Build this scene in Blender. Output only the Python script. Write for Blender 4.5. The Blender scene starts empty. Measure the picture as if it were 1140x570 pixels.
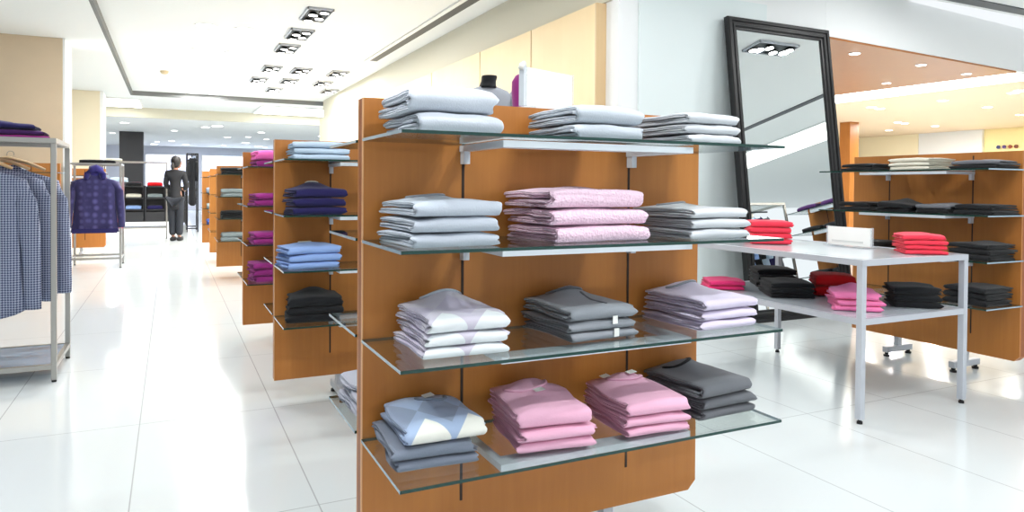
import bpy, math, random
from mathutils import Vector, Matrix, noise
C = bpy.context.scene.collection
PI = math.pi

# ------------------------------------------------------------------ camera, light, exposure
SC = bpy.context.scene
cam_d = bpy.data.cameras.new('camera'); cam = bpy.data.objects.new('camera', cam_d); C.objects.link(cam)
F, YAW, PIT, ROL, SH, H = 785.05, -0.451681, -0.014487, 0.0074968, -65.73, 1.15
_f = Vector((-math.sin(YAW), math.cos(YAW), 0)); _r = Vector((math.cos(YAW), math.sin(YAW), 0)); _u = Vector((0, 0, 1))
_f2 = _f*math.cos(PIT)+_u*math.sin(PIT); _u2 = -_f*math.sin(PIT)+_u*math.cos(PIT)
_r3 = _r*math.cos(ROL)+_u2*math.sin(ROL); _u3 = -_r*math.sin(ROL)+_u2*math.cos(ROL)
M = Matrix((( _r3.x, _u3.x, -_f2.x, 0), (_r3.y, _u3.y, -_f2.y, 0), (_r3.z, _u3.z, -_f2.z, H), (0, 0, 0, 1)))
cam.matrix_world = M
cam_d.sensor_width = 36; cam_d.lens = F/1140*36; cam_d.shift_y = SH/1140; cam_d.clip_start = 0.05; cam_d.clip_end = 200
SC.camera = cam
SC.view_settings.view_transform = 'Standard'; SC.view_settings.look = 'None'
SC.view_settings.gamma = 1; SC.view_settings.use_curve_mapping = False
SC.view_settings.exposure = 0.19
SC.cycles.caustics_reflective = False
W = bpy.data.worlds.new('world'); SC.world = W; W.use_nodes = True
W.node_tree.nodes['Background'].inputs[0].default_value = (0.93, 0.97, 1.0, 1)
W.node_tree.nodes['Background'].inputs[1].default_value = 0.88
BOX_POWER = 38      # recessed four-lamp boxes over the fixtures
DOWN_POWER = 26     # round downlights over the aisle
COVE = 5.0          # cove and light-box emission
ZC, ZL = 3.2, 3.1   # tray ceiling and lower ceiling heights

# ------------------------------------------------------------------ materials
def lin(c):
    return tuple(((v/255)/12.92 if v/255 <= 0.04045 else ((v/255+0.055)/1.055)**2.4) for v in c)
def nodes(m): return m.node_tree.nodes, m.node_tree.links
def mat(name, rgb, rough=0.6, metal=0, coat=0, spec=0.5, bump=None, var=0.0, vscale=6, sheen=0):
    m = bpy.data.materials.new(name); m.use_nodes = True
    n, l = nodes(m); b = n['Principled BSDF']; col = lin(rgb)
    b.inputs['Base Color'].default_value = (*col, 1)
    b.inputs['Roughness'].default_value = rough; b.inputs['Metallic'].default_value = metal
    b.inputs['Specular IOR Level'].default_value = spec
    if coat: b.inputs['Coat Weight'].default_value = coat; b.inputs['Coat Roughness'].default_value = 0.08
    if sheen: b.inputs['Sheen Weight'].default_value = sheen
    tc = n.new('ShaderNodeTexCoord')
    if var:
        t = n.new('ShaderNodeTexNoise'); t.inputs['Scale'].default_value = vscale; t.inputs['Detail'].default_value = 4
        l.new(tc.outputs['Object'], t.inputs['Vector'])
        mx = n.new('ShaderNodeMix'); mx.data_type = 'RGBA'
        mx.inputs['A'].default_value = (*[v*(1-var) for v in col], 1); mx.inputs['B'].default_value = (*[min(1, v*(1+var)) for v in col], 1)
        l.new(t.outputs['Fac'], mx.inputs['Factor']); l.new(mx.outputs['Result'], b.inputs['Base Color'])
    if bump:
        kind, sc, st = bump
        if kind == 'noise': t = n.new('ShaderNodeTexNoise'); t.inputs['Scale'].default_value = sc; o = t.outputs['Fac']
        elif kind == 'vor': t = n.new('ShaderNodeTexVoronoi'); t.inputs['Scale'].default_value = sc; o = t.outputs['Distance']
        else: t = n.new('ShaderNodeTexWave'); t.inputs['Scale'].default_value = sc; t.inputs['Distortion'].default_value = 1; o = t.outputs['Fac']
        l.new(tc.outputs['Object'], t.inputs['Vector'])
        bp = n.new('ShaderNodeBump'); bp.inputs['Strength'].default_value = st; bp.inputs['Distance'].default_value = 0.004
        l.new(o, bp.inputs['Height']); l.new(bp.outputs['Normal'], b.inputs['Normal'])
    return m
def emit(name, rgb, s):
    m = bpy.data.materials.new(name); m.use_nodes = True; n, l = nodes(m); b = n['Principled BSDF']
    b.inputs['Base Color'].default_value = (*lin(rgb), 1)
    b.inputs['Emission Color'].default_value = (*lin(rgb), 1); b.inputs['Emission Strength'].default_value = s
    return m
def wood(name, c1, c2, rough=0.38, scale=1.0):
    m = bpy.data.materials.new(name); m.use_nodes = True; n, l = nodes(m); b = n['Principled BSDF']
    tc = n.new('ShaderNodeTexCoord'); mp = n.new('ShaderNodeMapping'); mp.inputs['Scale'].default_value = (14*scale, 14*scale, 0.9*scale)
    t = n.new('ShaderNodeTexNoise'); t.inputs['Scale'].default_value = 3; t.inputs['Detail'].default_value = 6; t.inputs['Roughness'].default_value = 0.6
    t2 = n.new('ShaderNodeTexNoise'); t2.inputs['Scale'].default_value = 2.2; t2.inputs['Detail'].default_value = 2
    ad = n.new('ShaderNodeMath'); ad.operation = 'MULTIPLY_ADD'; ad.inputs[1].default_value = 0.5
    mul = n.new('ShaderNodeMath'); mul.operation = 'MULTIPLY'; mul.inputs[1].default_value = 0.5
    mx = n.new('ShaderNodeMix'); mx.data_type = 'RGBA'
    mx.inputs['A'].default_value = (*lin(c1), 1); mx.inputs['B'].default_value = (*lin(c2), 1)
    l.new(tc.outputs['Object'], mp.inputs['Vector']); l.new(mp.outputs['Vector'], t.inputs['Vector']); l.new(tc.outputs['Object'], t2.inputs['Vector'])
    l.new(t2.outputs['Fac'], mul.inputs[0]); l.new(t.outputs['Fac'], ad.inputs[0]); l.new(mul.outputs[0], ad.inputs[2])
    l.new(ad.outputs[0], mx.inputs['Factor']); l.new(mx.outputs['Result'], b.inputs['Base Color'])
    b.inputs['Roughness'].default_value = rough; b.inputs['Specular IOR Level'].default_value = 0.35
    return m
def glassy(name, tint, gloss=0.9, diffuse=0.0, dcol=(1, 1, 1)):
    m = bpy.data.materials.new(name); m.use_nodes = True; n, l = nodes(m); n.clear()
    out = n.new('ShaderNodeOutputMaterial'); tr = n.new('ShaderNodeBsdfTransparent'); gl = n.new('ShaderNodeBsdfGlossy')
    tr.inputs[0].default_value = (*tint, 1); gl.inputs['Roughness'].default_value = 0.02; gl.inputs[0].default_value = (gloss, gloss, gloss, 1)
    fr = n.new('ShaderNodeLayerWeight'); fr.inputs[0].default_value = 0.5     # Schlick reflectance, the same on both faces of the sheet
    pw = n.new('ShaderNodeMath'); pw.operation = 'POWER'; pw.inputs[1].default_value = 5; l.new(fr.outputs['Facing'], pw.inputs[0])
    sc = n.new('ShaderNodeMath'); sc.operation = 'MULTIPLY_ADD'; sc.inputs[1].default_value = 0.9; sc.inputs[2].default_value = 0.045; l.new(pw.outputs[0], sc.inputs[0])
    mx = n.new('ShaderNodeMixShader'); l.new(sc.outputs[0], mx.inputs[0]); l.new(tr.outputs[0], mx.inputs[1]); l.new(gl.outputs[0], mx.inputs[2])
    last = mx
    if diffuse:
        df = n.new('ShaderNodeBsdfDiffuse'); df.inputs[0].default_value = (*dcol, 1)
        m2 = n.new('ShaderNodeMixShader'); m2.inputs[0].default_value = diffuse
        l.new(mx.outputs[0], m2.inputs[1]); l.new(df.outputs[0], m2.inputs[2]); last = m2
    l.new(last.outputs[0], out.inputs[0]); return m
def argyle(name, base, diam, lilac, P, Hh, v0, x0=0.0, hem=None):
    m = mat(name, base, 0.85, bump=('noise', 400, 0.25), sheen=0.2); n, l = nodes(m); b = n['Principled BSDF']
    tc = n.new('ShaderNodeTexCoord'); s = n.new('ShaderNodeSeparateXYZ'); l.new(tc.outputs['Object'], s.inputs[0])
    def mth(op, a, bb=None):
        q = n.new('ShaderNodeMath'); q.operation = op
        for i, v in enumerate((a, bb)):
            if v is None: continue
            if isinstance(v, (int, float)): q.inputs[i].default_value = v
            else: l.new(v, q.inputs[i])
        return q.outputs[0]
    def dia(xo, vv0):
        x = mth('ADD', s.outputs['X'], 10*P+xo); fx = mth('ABSOLUTE', mth('SUBTRACT', mth('MODULO', x, P), P/2))
        v = mth('ABSOLUTE', mth('SUBTRACT', mth('ADD', s.outputs['Y'], s.outputs['Z']), vv0))
        return mth('LESS_THAN', mth('ADD', mth('DIVIDE', fx, P/2), mth('DIVIDE', v, Hh)), 1.0)
    a = dia(x0, v0); c = dia(x0+P/2, v0+Hh*1.6)
    m1 = n.new('ShaderNodeMix'); m1.data_type = 'RGBA'; m1.inputs['A'].default_value = (*lin(base), 1); m1.inputs['B'].default_value = (*lin(lilac), 1)
    l.new(c, m1.inputs['Factor'])
    m2 = n.new('ShaderNodeMix'); m2.data_type = 'RGBA'; m2.inputs['B'].default_value = (*lin(diam), 1)
    l.new(m1.outputs['Result'], m2.inputs['A']); l.new(a, m2.inputs['Factor']); l.new(m2.outputs['Result'], b.inputs['Base Color'])
    return m
def checkmat(name, c1, c2, scale):
    m = mat(name, c1, 0.85); n, l = nodes(m); b = n['Principled BSDF']
    tc = n.new('ShaderNodeTexCoord'); mp = n.new('ShaderNodeMapping'); mp.inputs['Rotation'].default_value = (0.0, PI/4, 0.0); mp.inputs['Scale'].default_value = (1, 0.001, 1)
    t = n.new('ShaderNodeTexChecker'); t.inputs['Scale'].default_value = scale
    t.inputs['Color1'].default_value = (*lin(c1), 1); t.inputs['Color2'].default_value = (*lin(c2), 1)
    l.new(tc.outputs['Object'], mp.inputs['Vector']); l.new(mp.outputs['Vector'], t.inputs['Vector']); l.new(t.outputs['Color'], b.inputs['Base Color'])
    return m
def floor_mat():
    m = bpy.data.materials.new('floor_tiles'); m.use_nodes = True; n, l = nodes(m); b = n['Principled BSDF']
    tc = n.new('ShaderNodeTexCoord'); s = n.new('ShaderNodeSeparateXYZ'); l.new(tc.outputs['Object'], s.inputs[0])
    def mth(op, a, bb):
        q = n.new('ShaderNodeMath'); q.operation = op
        for i, v in enumerate((a, bb)):
            if isinstance(v, (int, float)): q.inputs[i].default_value = v
            else: l.new(v, q.inputs[i])
        return q.outputs[0]
    lx = mth('LESS_THAN', mth('MODULO', mth('ADD', s.outputs['X'], 0.1325+61.3), 0.613), 0.005)
    ly = mth('LESS_THAN', mth('MODULO', mth('ADD', s.outputs['Y'], 0.0025-2.57+122.6), 1.226), 0.005)
    j = mth('MAXIMUM', lx, ly)
    wn = n.new('ShaderNodeTexNoise'); wn.inputs['Scale'].default_value = 0.7; l.new(tc.outputs['Object'], wn.inputs['Vector'])
    mx0 = n.new('ShaderNodeMix'); mx0.data_type = 'RGBA'; mx0.inputs['A'].default_value = (0.68, 0.73, 0.745, 1); mx0.inputs['B'].default_value = (0.75, 0.775, 0.775, 1)
    l.new(wn.outputs['Fac'], mx0.inputs['Factor'])
    mx = n.new('ShaderNodeMix'); mx.data_type = 'RGBA'; mx.inputs['B'].default_value = (0.44, 0.46, 0.47, 1)
    l.new(mx0.outputs['Result'], mx.inputs['A']); l.new(j, mx.inputs['Factor']); l.new(mx.outputs['Result'], b.inputs['Base Color'])
    b.inputs['Roughness'].default_value = 0.11; b.inputs['Specular IOR Level'].default_value = 0.55
    return m

WHITE = mat('white_paint', (238, 240, 240), 0.6)
CEIL = mat('ceiling_paint', (234, 237, 237), 0.8)
GREYSTEP = mat('painted_gap_shade', (120, 122, 122), 0.7)  # grey colour stands in for the shade on the ceiling step
SLOTDARK = mat('slot_dark_grey', (72, 76, 80), 0.5)
FLOOR = floor_mat()
WOOD = wood('cherry_veneer', (160, 94, 40), (200, 134, 66))
EDGE = mat('veneer_edge_banding', (222, 168, 116), 0.45)
SIDE = mat('veneer_side', (150, 82, 30), 0.45)
CREAMWOOD = wood('pale_maple_cladding', (238, 208, 158), (250, 226, 182), 0.5, 0.25)
CREAMEND = mat('maple_end_grain', (214, 184, 140), 0.5)
BEIGE = mat('beige_stone', (212, 192, 164), 0.35, var=0.10, vscale=2.2)
BEIGE2 = mat('cream_stone', (232, 222, 196), 0.5)
FASCIA = mat('beige_fascia', (214, 210, 192), 0.7)
STEEL = mat('brushed_steel', (168, 167, 162), 0.32, metal=0.85)
WHITEMETAL = mat('white_powder_coat', (214, 220, 228), 0.4)
SILVER = mat('silver_powder_coat', (190, 194, 202), 0.38, metal=0.25)
BLACKRUB = mat('black_rubber', (28, 28, 30), 0.7)
SLOT = mat('slot_channel_dark', (48, 30, 20), 0.6)
GLASS = glassy('clear_glass', (0.93, 0.965, 0.955))
GEDGE = mat('green_glass_edge', (16, 58, 52), 0.2, spec=0.5)
GSIDE = mat('painted_edge_reflection', (140, 166, 182), 0.2, spec=1.0)  # pale tint stands in for light reflected in the shelf ends
MIRROR = mat('mirror_silvering', (246, 250, 250), 0.0, metal=1.0)
BLACKFRAME = mat('black_lacquer', (20, 20, 22), 0.42, spec=0.35)
BLACKWALL = mat('charcoal_panel', (52, 52, 56), 0.5)
LGLOW = emit('lamp_glow', (255, 255, 252), 6)
COVEM = emit('cove_glow', (255, 253, 246), COVE)
SOFTCOVE = emit('soft_panel_glow', (255, 255, 250), 2.4)
CARD = mat('white_card', (244, 244, 240), 0.6)
ACRYL = glassy('acrylic', (0.95, 0.97, 0.98), diffuse=0.25, dcol=(0.9, 0.93, 0.96))
LACQ = mat('pale_glazed_wall', (226, 236, 236), 0.4, spec=0.4)
SKIN = mat('skin', (176, 128, 104), 0.6)
HAIR = mat('dark_hair', (24, 20, 20), 0.5)
WOODH = mat('hanger_beech', (206, 172, 128), 0.5)
def knit(name, rgb, b=0.3, sc=260): return mat(name, rgb, 0.88, spec=0.2, bump=('noise', sc, b), var=0.05, vscale=9, sheen=0.15)
K = dict(
 silver=knit('silver_grey_knit', (202, 209, 220)), lgrey=knit('light_grey_wool', (190, 198, 208)), palegrey=knit('pale_grey_jersey', (206, 210, 216)),
 bluegrey=knit('blue_grey_knit', (188, 196, 208)), midgrey=knit('mid_grey_knit', (148, 152, 160)), dgrey=knit('charcoal_knit', (108, 110, 116)),
 slate=knit('slate_grey_knit', (122, 130, 146)), pink=mat('pink_cable_knit', (244, 210, 230), 0.88, spec=0.2, bump=('vor', 150, 0.8), sheen=0.2),
 rose=knit('rose_pink_knit', (238, 182, 208)), lilac=knit('lilac_knit', (220, 210, 232)), coral=knit('coral_knit', (240, 62, 84)),
 hot=knit('hot_pink_knit', (236, 56, 122)), red=knit('red_knit', (214, 22, 30)), bub=knit('bubblegum_knit', (250, 134, 186)), black=knit('black_knit', (28, 29, 32)),
 navy=knit('navy_knit', (38, 34, 84)), sky=knit('sky_blue_cotton', (142, 172, 226)), paleblue=knit('pale_blue_cotton', (196, 216, 236)),
 magenta=knit('magenta_knit', (154, 48, 130)), mpink=knit('bright_pink_knit', (240, 110, 186)), cream=knit('cream_cotton', (226, 222, 206)), greygreen=knit('grey_green_knit', (140, 150, 152)),
 marl=knit('marled_grey_knit', (180, 182, 196)), purple=knit('dark_purple_knit', (72, 36, 92)), blue=knit('blue_cotton', (60, 84, 160)))
K['arg_lilac'] = argyle('lilac_argyle_knit', (212, 206, 222), (236, 240, 244), (202, 194, 216), 0.12, 0.09, -0.135, 0.12)
K['arg_blue'] = argyle('blue_argyle_knit', (166, 184, 216), (238, 236, 228), (146, 160, 188), 0.115, 0.105, -0.125, 0.1025)
def rosette(name, c1, c2):
    m = mat(name, c1, 0.85, sheen=0.2); n, l = nodes(m); b = n['Principled BSDF']
    tc = n.new('ShaderNodeTexCoord'); v = n.new('ShaderNodeTexVoronoi'); v.inputs['Scale'].default_value = 11; v.inputs['Randomness'].default_value = 0.25
    r = n.new('ShaderNodeValToRGB'); e = r.color_ramp.elements; e[0].position = 0.12; e[0].color = (*lin(c2), 1); e[1].position = 0.5; e[1].color = (*lin(c1), 1)
    l.new(tc.outputs['Object'], v.inputs['Vector']); l.new(v.outputs['Distance'], r.inputs['Fac']); l.new(r.outputs['Color'], b.inputs['Base Color']); return m
SHIRTM = checkmat('blue_houndstooth_cotton', (66, 76, 106), (158, 166, 188), 100)
HOODM = rosette('navy_rosette_jersey', (34, 30, 80), (78, 72, 128))

# ------------------------------------------------------------------ mesh helpers
class MB:
    def __init__(s): s.v = []; s.f = []; s.m = []
    def quad(s, *idx, m=0): s.f.append(idx); s.m.append(m)
    def box(s, x0, x1, y0, y1, z0, z1, m=0, bev=0):
        b = len(s.v)
        if bev:
            e = bev; pts = []
            for z, i in ((z0, e), (z0+e, 0), (z1-e, 0), (z1, e)):
                pts.append([(x0+e+i*0.3, y0+i, z), (x1-e-i*0.3, y0+i, z), (x1-i, y0+e+i*0.3, z), (x1-i, y1-e-i*0.3, z), (x1-e-i*0.3, y1-i, z), (x0+e+i*0.3, y1-i, z), (x0+i, y1-e-i*0.3, z), (x0+i, y0+e+i*0.3, z)])
            for r in pts: s.v += r
            for k in range(3):
                for i in range(8):
                    j = (i+1) % 8; s.quad(b+8*k+i, b+8*k+j, b+8*(k+1)+j, b+8*(k+1)+i, m=m)
            s.quad(*[b+i for i in range(7, -1, -1)], m=m); s.quad(*[b+24+i for i in range(8)], m=m); return s
        s.v += [(x0, y0, z0), (x1, y0, z0), (x1, y1, z0), (x0, y1, z0), (x0, y0, z1), (x1, y0, z1), (x1, y1, z1), (x0, y1, z1)]
        for q in ((0, 3, 2, 1), (4, 5, 6, 7), (0, 1, 5, 4), (1, 2, 6, 5), (2, 3, 7, 6), (3, 0, 4, 7)): s.quad(*[b+i for i in q], m=m)
        return s
    def tube(s, pts, r, n=8, m=0, flat=1.0, closed=False):
        pts = [Vector(p) for p in pts]; N = len(pts); rs = r if isinstance(r, (list, tuple)) else [r]*N; b = len(s.v)
        for i, p in enumerate(pts):
            a = pts[(i-1) % N] if (closed or i > 0) else p; c = pts[(i+1) % N] if (closed or i < N-1) else p
            t = (c-a).normalized(); up = Vector((0, 0, 1)) if abs(t.z) < 0.9 else Vector((0, 1, 0))
            x = t.cross(up).normalized(); y = x.cross(t).normalized()
            for k in range(n):
                an = 2*PI*k/n; q = p+x*math.cos(an)*rs[i]+y*math.sin(an)*rs[i]*flat; s.v.append(tuple(q))
        for i in range(N if closed else N-1):
            i2 = (i+1) % N
            for k in range(n): s.quad(b+i*n+k, b+i*n+(k+1) % n, b+i2*n+(k+1) % n, b+i2*n+k, m=m)
        if not closed:
            s.quad(*[b+k for k in range(n-1, -1, -1)], m=m); s.quad(*[b+(N-1)*n+k for k in range(n)], m=m)
        return s
    def lathe(s, prof, c=(0, 0, 0), n=24, m=0, sx=1, sy=1):
        b = len(s.v)
        for r, z in prof:
            for k in range(n): a = 2*PI*k/n; s.v.append((c[0]+r*math.cos(a)*sx, c[1]+r*math.sin(a)*sy, c[2]+z))
        for i in range(len(prof)-1):
            for k in range(n): s.quad(b+i*n+k, b+i*n+(k+1) % n, b+(i+1)*n+(k+1) % n, b+(i+1)*n+k, m=m)
        s.quad(*[b+k for k in range(n-1, -1, -1)], m=m); s.quad(*[b+(len(prof)-1)*n+k for k in range(n)], m=m)
        return s
    def rings(s, rings, m=0, cap=True):
        b = len(s.v); n = len(rings[0])
        for r in rings: s.v += [tuple(p) for p in r]
        for i in range(len(rings)-1):
            for k in range(n): s.quad(b+i*n+k, b+i*n+(k+1) % n, b+(i+1)*n+(k+1) % n, b+(i+1)*n+k, m=m)
        if cap: s.quad(*[b+k for k in range(n-1, -1, -1)], m=m); s.quad(*[b+(len(rings)-1)*n+k for k in range(n)], m=m)
        return s
    def prism(s, poly, y0, y1, m=0):   # poly in x,z
        b = len(s.v); n = len(poly)
        s.v += [(x, y0, z) for x, z in poly]+[(x, y1, z) for x, z in poly]
        s.quad(*range(b, b+n), m=m); s.quad(*range(b+2*n-1, b+n-1, -1), m=m)
        for i in range(n): j = (i+1) % n; s.quad(b+j, b+i, b+n+i, b+n+j, m=m)
        return s
    def mesh(s, name, mats, smooth=False):
        me = bpy.data.meshes.new(name); me.from_pydata(s.v, [], s.f)
        for mm in (mats if isinstance(mats, (list, tuple)) else [mats]): me.materials.append(mm)
        me.polygons.foreach_set('material_index', s.m)
        if smooth: me.polygons.foreach_set('use_smooth', [True]*len(me.polygons))
        me.validate(); me.update(); return me
    def obj(s, name, mats, parent=None, smooth=False, loc=None, rz=0):
        o = bpy.data.objects.new(name, s.mesh(name, mats, smooth)); C.objects.link(o)
        if parent: o.parent = parent
        if loc: o.location = loc
        if rz: o.rotation_euler = (0, 0, rz)
        return o
def tag(o, label, cat, group=None, kind=None):
    if label: o['label'] = label
    if cat: o['category'] = cat
    if group: o['group'] = group
    if kind: o['kind'] = kind
    return o
def thing(name, label, cat, loc=(0, 0, 0), rz=0, group=None):
    o = bpy.data.objects.new(name, None); C.objects.link(o); o.location = loc; o.rotation_euler = (0, 0, rz); o.empty_display_size = 0.1
    return tag(o, label, cat, group)
def struct(name, mb, mats, label=None):
    o = mb.obj(name, mats); o['kind'] = 'structure'
    if label: o['label'] = label
    return o
def B(*a, **k): return MB().box(*a, **k)
def Bo(*a, **k):      # box centred at its own base: returns mesh builder in local coords and its location
    x0, x1, y0, y1, z0, z1 = a; return B(-(x1-x0)/2, (x1-x0)/2, -(y1-y0)/2, (y1-y0)/2, 0, z1-z0, **k), ((x0+x1)/2, (y0+y1)/2, z0)

# ------------------------------------------------------------------ room shell
struct('floor', B(-14, 24, -6, 36, -0.1, 0), FLOOR, 'white glossy floor tiles with thin grey joints')
TX0, TX1, TY0, TY1 = -0.74, 24, -6, 17.6
def poly_ceiling():
    mb = MB()
    mb.box(TX0, 7.2, TY0, TY1, ZC, ZC+0.06)                                # raised field of the tray
    mb.box(7.2, TX1, TY0, 4.9, ZC, ZC+0.06)
    return mb
struct('ceiling', poly_ceiling(), CEIL, 'white raised ceiling field')
c2 = MB(); c2.box(-14, TX0-0.04, TY0, 20.4, ZL, ZL+0.1); c2.box(TX0-0.04, 12, TY1+0.04, 20.4, ZL, ZL+0.1)
struct('ceiling', c2, CEIL, 'lower white ceiling band around the raised field')
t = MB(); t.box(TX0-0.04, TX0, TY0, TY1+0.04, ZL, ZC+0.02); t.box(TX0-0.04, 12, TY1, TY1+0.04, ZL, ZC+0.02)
struct('trim_1', t, GREYSTEP, 'step round the raised ceiling, coloured grey for its shade')
struct('trim_2', B(2.92, 3.05, 6.2, 11.4, ZC-0.012, ZC-0.002), SLOTDARK, 'dark linear slot in the ceiling')
struct('trim_3', B(2.86, 2.92, 5.6, 11.5, ZC-0.02, ZC-0.002), CEIL)
struct('trim_11', B(8.74, 8.87, -4, 4.5, ZC-0.012, ZC-0.002), SLOTDARK, 'dark slot in the ceiling reflected in the mirror')
struct('trim_4', B(6.6, 14, 4.66, 4.82, ZC-0.012, ZC-0.002), SLOTDARK, 'dark slot along the ceiling edge')
# far ceiling and bulkhead
struct('wall_bulkhead', B(-14, 12, 20.4, 20.5, 2.85, 3.2), FASCIA, 'beige bulkhead band across the back of the shop')
struct('ceiling', B(-14, 14, 20.5, 36, 2.85, 2.95), CEIL, 'lower white ceiling at the back of the shop')
for nm, x0, x1, y0, y1 in (('left', -1.6, -0.6, 18.3, 20.2), ('right', 2.0, 5.4, 18.3, 20.2)):
    f, l = Bo(x0, x1, y0, y1, ZL-0.03, ZL-0.005); r = thing('ceiling_light_panel', 'glowing white ceiling light panel at the %s before the back bulkhead' % nm, 'ceiling light', l)
    MB().box(-(x1-x0)/2, (x1-x0)/2, -(y1-y0)/2, (y1-y0)/2, 0.006, 0.025).obj('frame', WHITE, r)
    MB().box(-(x1-x0)/2+0.05, (x1-x0)/2-0.05, -(y1-y0)/2+0.05, (y1-y0)/2-0.05, 0, 0.005).obj('diffuser', COVEM, r)
struct('wall_back', B(-14, 14, 35.5, 35.7, 0, 2.9), mat('back_wall_lavender', (226, 230, 244), 0.6), 'pale back wall of the shop')
# right block that carries mirror and wood cladding
WX, WY, WX2 = 3.36, 4.92, 5.80
struct('wall_right', B(WX, WX2, WY, 17.5, 0, ZC), WHITE, 'white wall block behind the mirror')
struct('trim_5', B(WX-0.10, WX-0.001, 5.12, 17.4, 1.1, 2.72), [CREAMWOOD], 'pale maple cladding on the side of the wall')
struct('trim_6', B(WX-0.101, WX-0.001, 5.10, 5.119, 1.1, 2.72), [CREAMEND])
j = MB()
for y in (6.3, 7.6, 9.3, 11.6): j.box(WX-0.103, WX-0.1005, y, y+0.012, 1.1, 2.72)
struct('trim_7', j, mat('cladding_joint', (190, 160, 120), 0.7))
struct('trim_8', B(WX-0.02, WX-0.001, 5.0, 17.4, 2.73, ZC-0.001), FASCIA, 'beige wall strip above the cladding')
struct('trim_9', B(3.56, 5.0, WY-0.02, WY-0.002, 0.0, 2.86), LACQ, 'pale glazed wall panel beside the mirror')
# header over the opening on the right, slightly angled, and wood soffit
hd = MB(); b = len(hd.v)
hp = [(WX2+0.001, 4.92), (9.75, 5.26), (24, 5.38), (24, 5.50), (9.75, 5.38), (WX2+0.001, 5.04)]
for z in (2.66, ZC-0.003): hd.v += [(x, y, z) for x, y in hp]
hd.quad(*range(5, -1, -1)); hd.quad(*range(6, 12))
for i in range(6): k = (i+1) % 6; hd.quad(i, k, k+6, i+6)
struct('wall_header', hd, WHITE, 'white header wall above the opening on the right')
sf = MB(); sp = [(WX2+0.002, 4.93), (9.62, 5.26), (9.45, 9.2), (WX2+0.002, 9.2)]
for z in (2.64, 2.70): sf.v += [(x, y, z) for x, y in sp]
sf.quad(3, 2, 1, 0); sf.quad(4, 5, 6, 7)
for i in range(4): k = (i+1) % 4; sf.quad(i, k, k+4, i+4)
struct('ceiling', sf, wood('soffit_veneer', (160, 100, 52), (182, 118, 66), 0.35, 0.4), 'orange brown wood soffit with small downlights')
struct('ceiling', B(9.63, 24, 5.36, 22, 2.84, 2.9), mat('cream_ceiling', (230, 206, 176), 0.7, var=0.06, vscale=0.3), 'cream ceiling of the hall on the right')
struct('trim_10', B(9.64, 9.9, 5.5, 20, 2.70, 2.83), WHITE)
cb, cl = Bo(10.0, 11.5, 5.6, 12.5, 2.80, 2.835); r = thing('cove_light', 'long glowing white cove light above the hall on the right', 'ceiling light', cl)
cb.obj('cove_housing', WHITE, r); B(-0.70, 0.70, -3.4, 3.4, -0.012, -0.001).obj('diffuser', COVEM, r)
struct('wall_far_right', B(20.4, 20.6, 2, 24, 0, 2.84), mat('pale_yellow_wall', (250, 232, 170), 0.6, var=0.05, vscale=0.6), 'pale yellow far wall of the right hall')
struct('wall_far_right', B(20.3, 20.39, 11.95, 13.8, 0, 2.838), WHITE, 'white section of the far right wall')
struct('wall_far_right', B(20.3, 20.39, 13.81, 21.7, 0, 2.838), mat('pale_cream_wall', (252, 240, 206), 0.6))
struct('wall_far_right', B(9, 20.29, 21.8, 22, 0, 2.84), mat('warm_wall', (246, 230, 190), 0.6))
# columns on the left
def column(x0, x1, y0, y1, m1, lab, zt):
    r = MB().box(x0, x1, y0, y1, 0, zt); o = r.obj('column', m1); o['kind'] = 'structure'; o['label'] = lab; return o
struct('column_1', B(-3.2, -1.30, 11.2, 11.9, 0, ZL-0.001), BEIGE, 'beige stone column on the left')
struct('column_2', B(-1.299, -1.27, 11.2, 11.9, 0, ZL-0.002), WHITE)
struct('column_3', B(-1.86, -1.33, 17.2, 17.9, 0, ZL-0.001), BEIGE2, 'cream column further back on the left')
struct('column_4', B(-1.329, -1.27, 17.2, 17.9, 0, ZL-0.002), WHITE)
struct('wall_left', B(-14, -13.8, -6, 35.5, 0, ZL), WHITE)
struct('wall_side_left', B(-8, -3.6, 16.5, 16.7, 0, ZL), BEIGE2)
struct('column_5', B(-1.47, -0.78, 26, 26.5, 0, 2.849), BLACKWALL, 'charcoal column at the back of the shop')

# ------------------------------------------------------------------ ceiling fixtures
def arealight(par, loc, size, power, col=(1, 1, 1), shape='DISK'):
    d = bpy.data.lights.new('lamp', 'AREA'); d.shape = shape; d.size = size; d.energy = power; d.color = col
    o = bpy.data.objects.new('lamp', d); C.objects.link(o); o.parent = par; o.location = loc; return o
def downlight(x, y, z, r, label, group, power=0, small=False):
    t = thing('downlight', label, 'ceiling light', (x, y, z), 0, group)
    MB().lathe([(r*1.15, -0.008), (r*1.15, -0.002), (r, -0.001)], n=20).obj('trim_ring', WHITE, t)
    MB().lathe([(r*0.95, -0.012), (r*0.95, -0.009)], n=20).obj('lens', LGLOW, t)
    if power: arealight(t, (0, 0, -0.02), r*2, power)
    return t
ordn = ['nearest', 'second', 'third', 'fourth', 'fifth', 'sixth', 'seventh', 'eighth']
for side, x in (('left', 0.415), ('right', 0.89)):
    for i, y in enumerate((9.93, 11.77, 13.65, 15.43, 17.25)):
        downlight(x, y, ZC, 0.12, 'round white downlight, %s in the %s row over the aisle' % (ordn[i], side), 'downlights over the aisle', DOWN_POWER)
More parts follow.
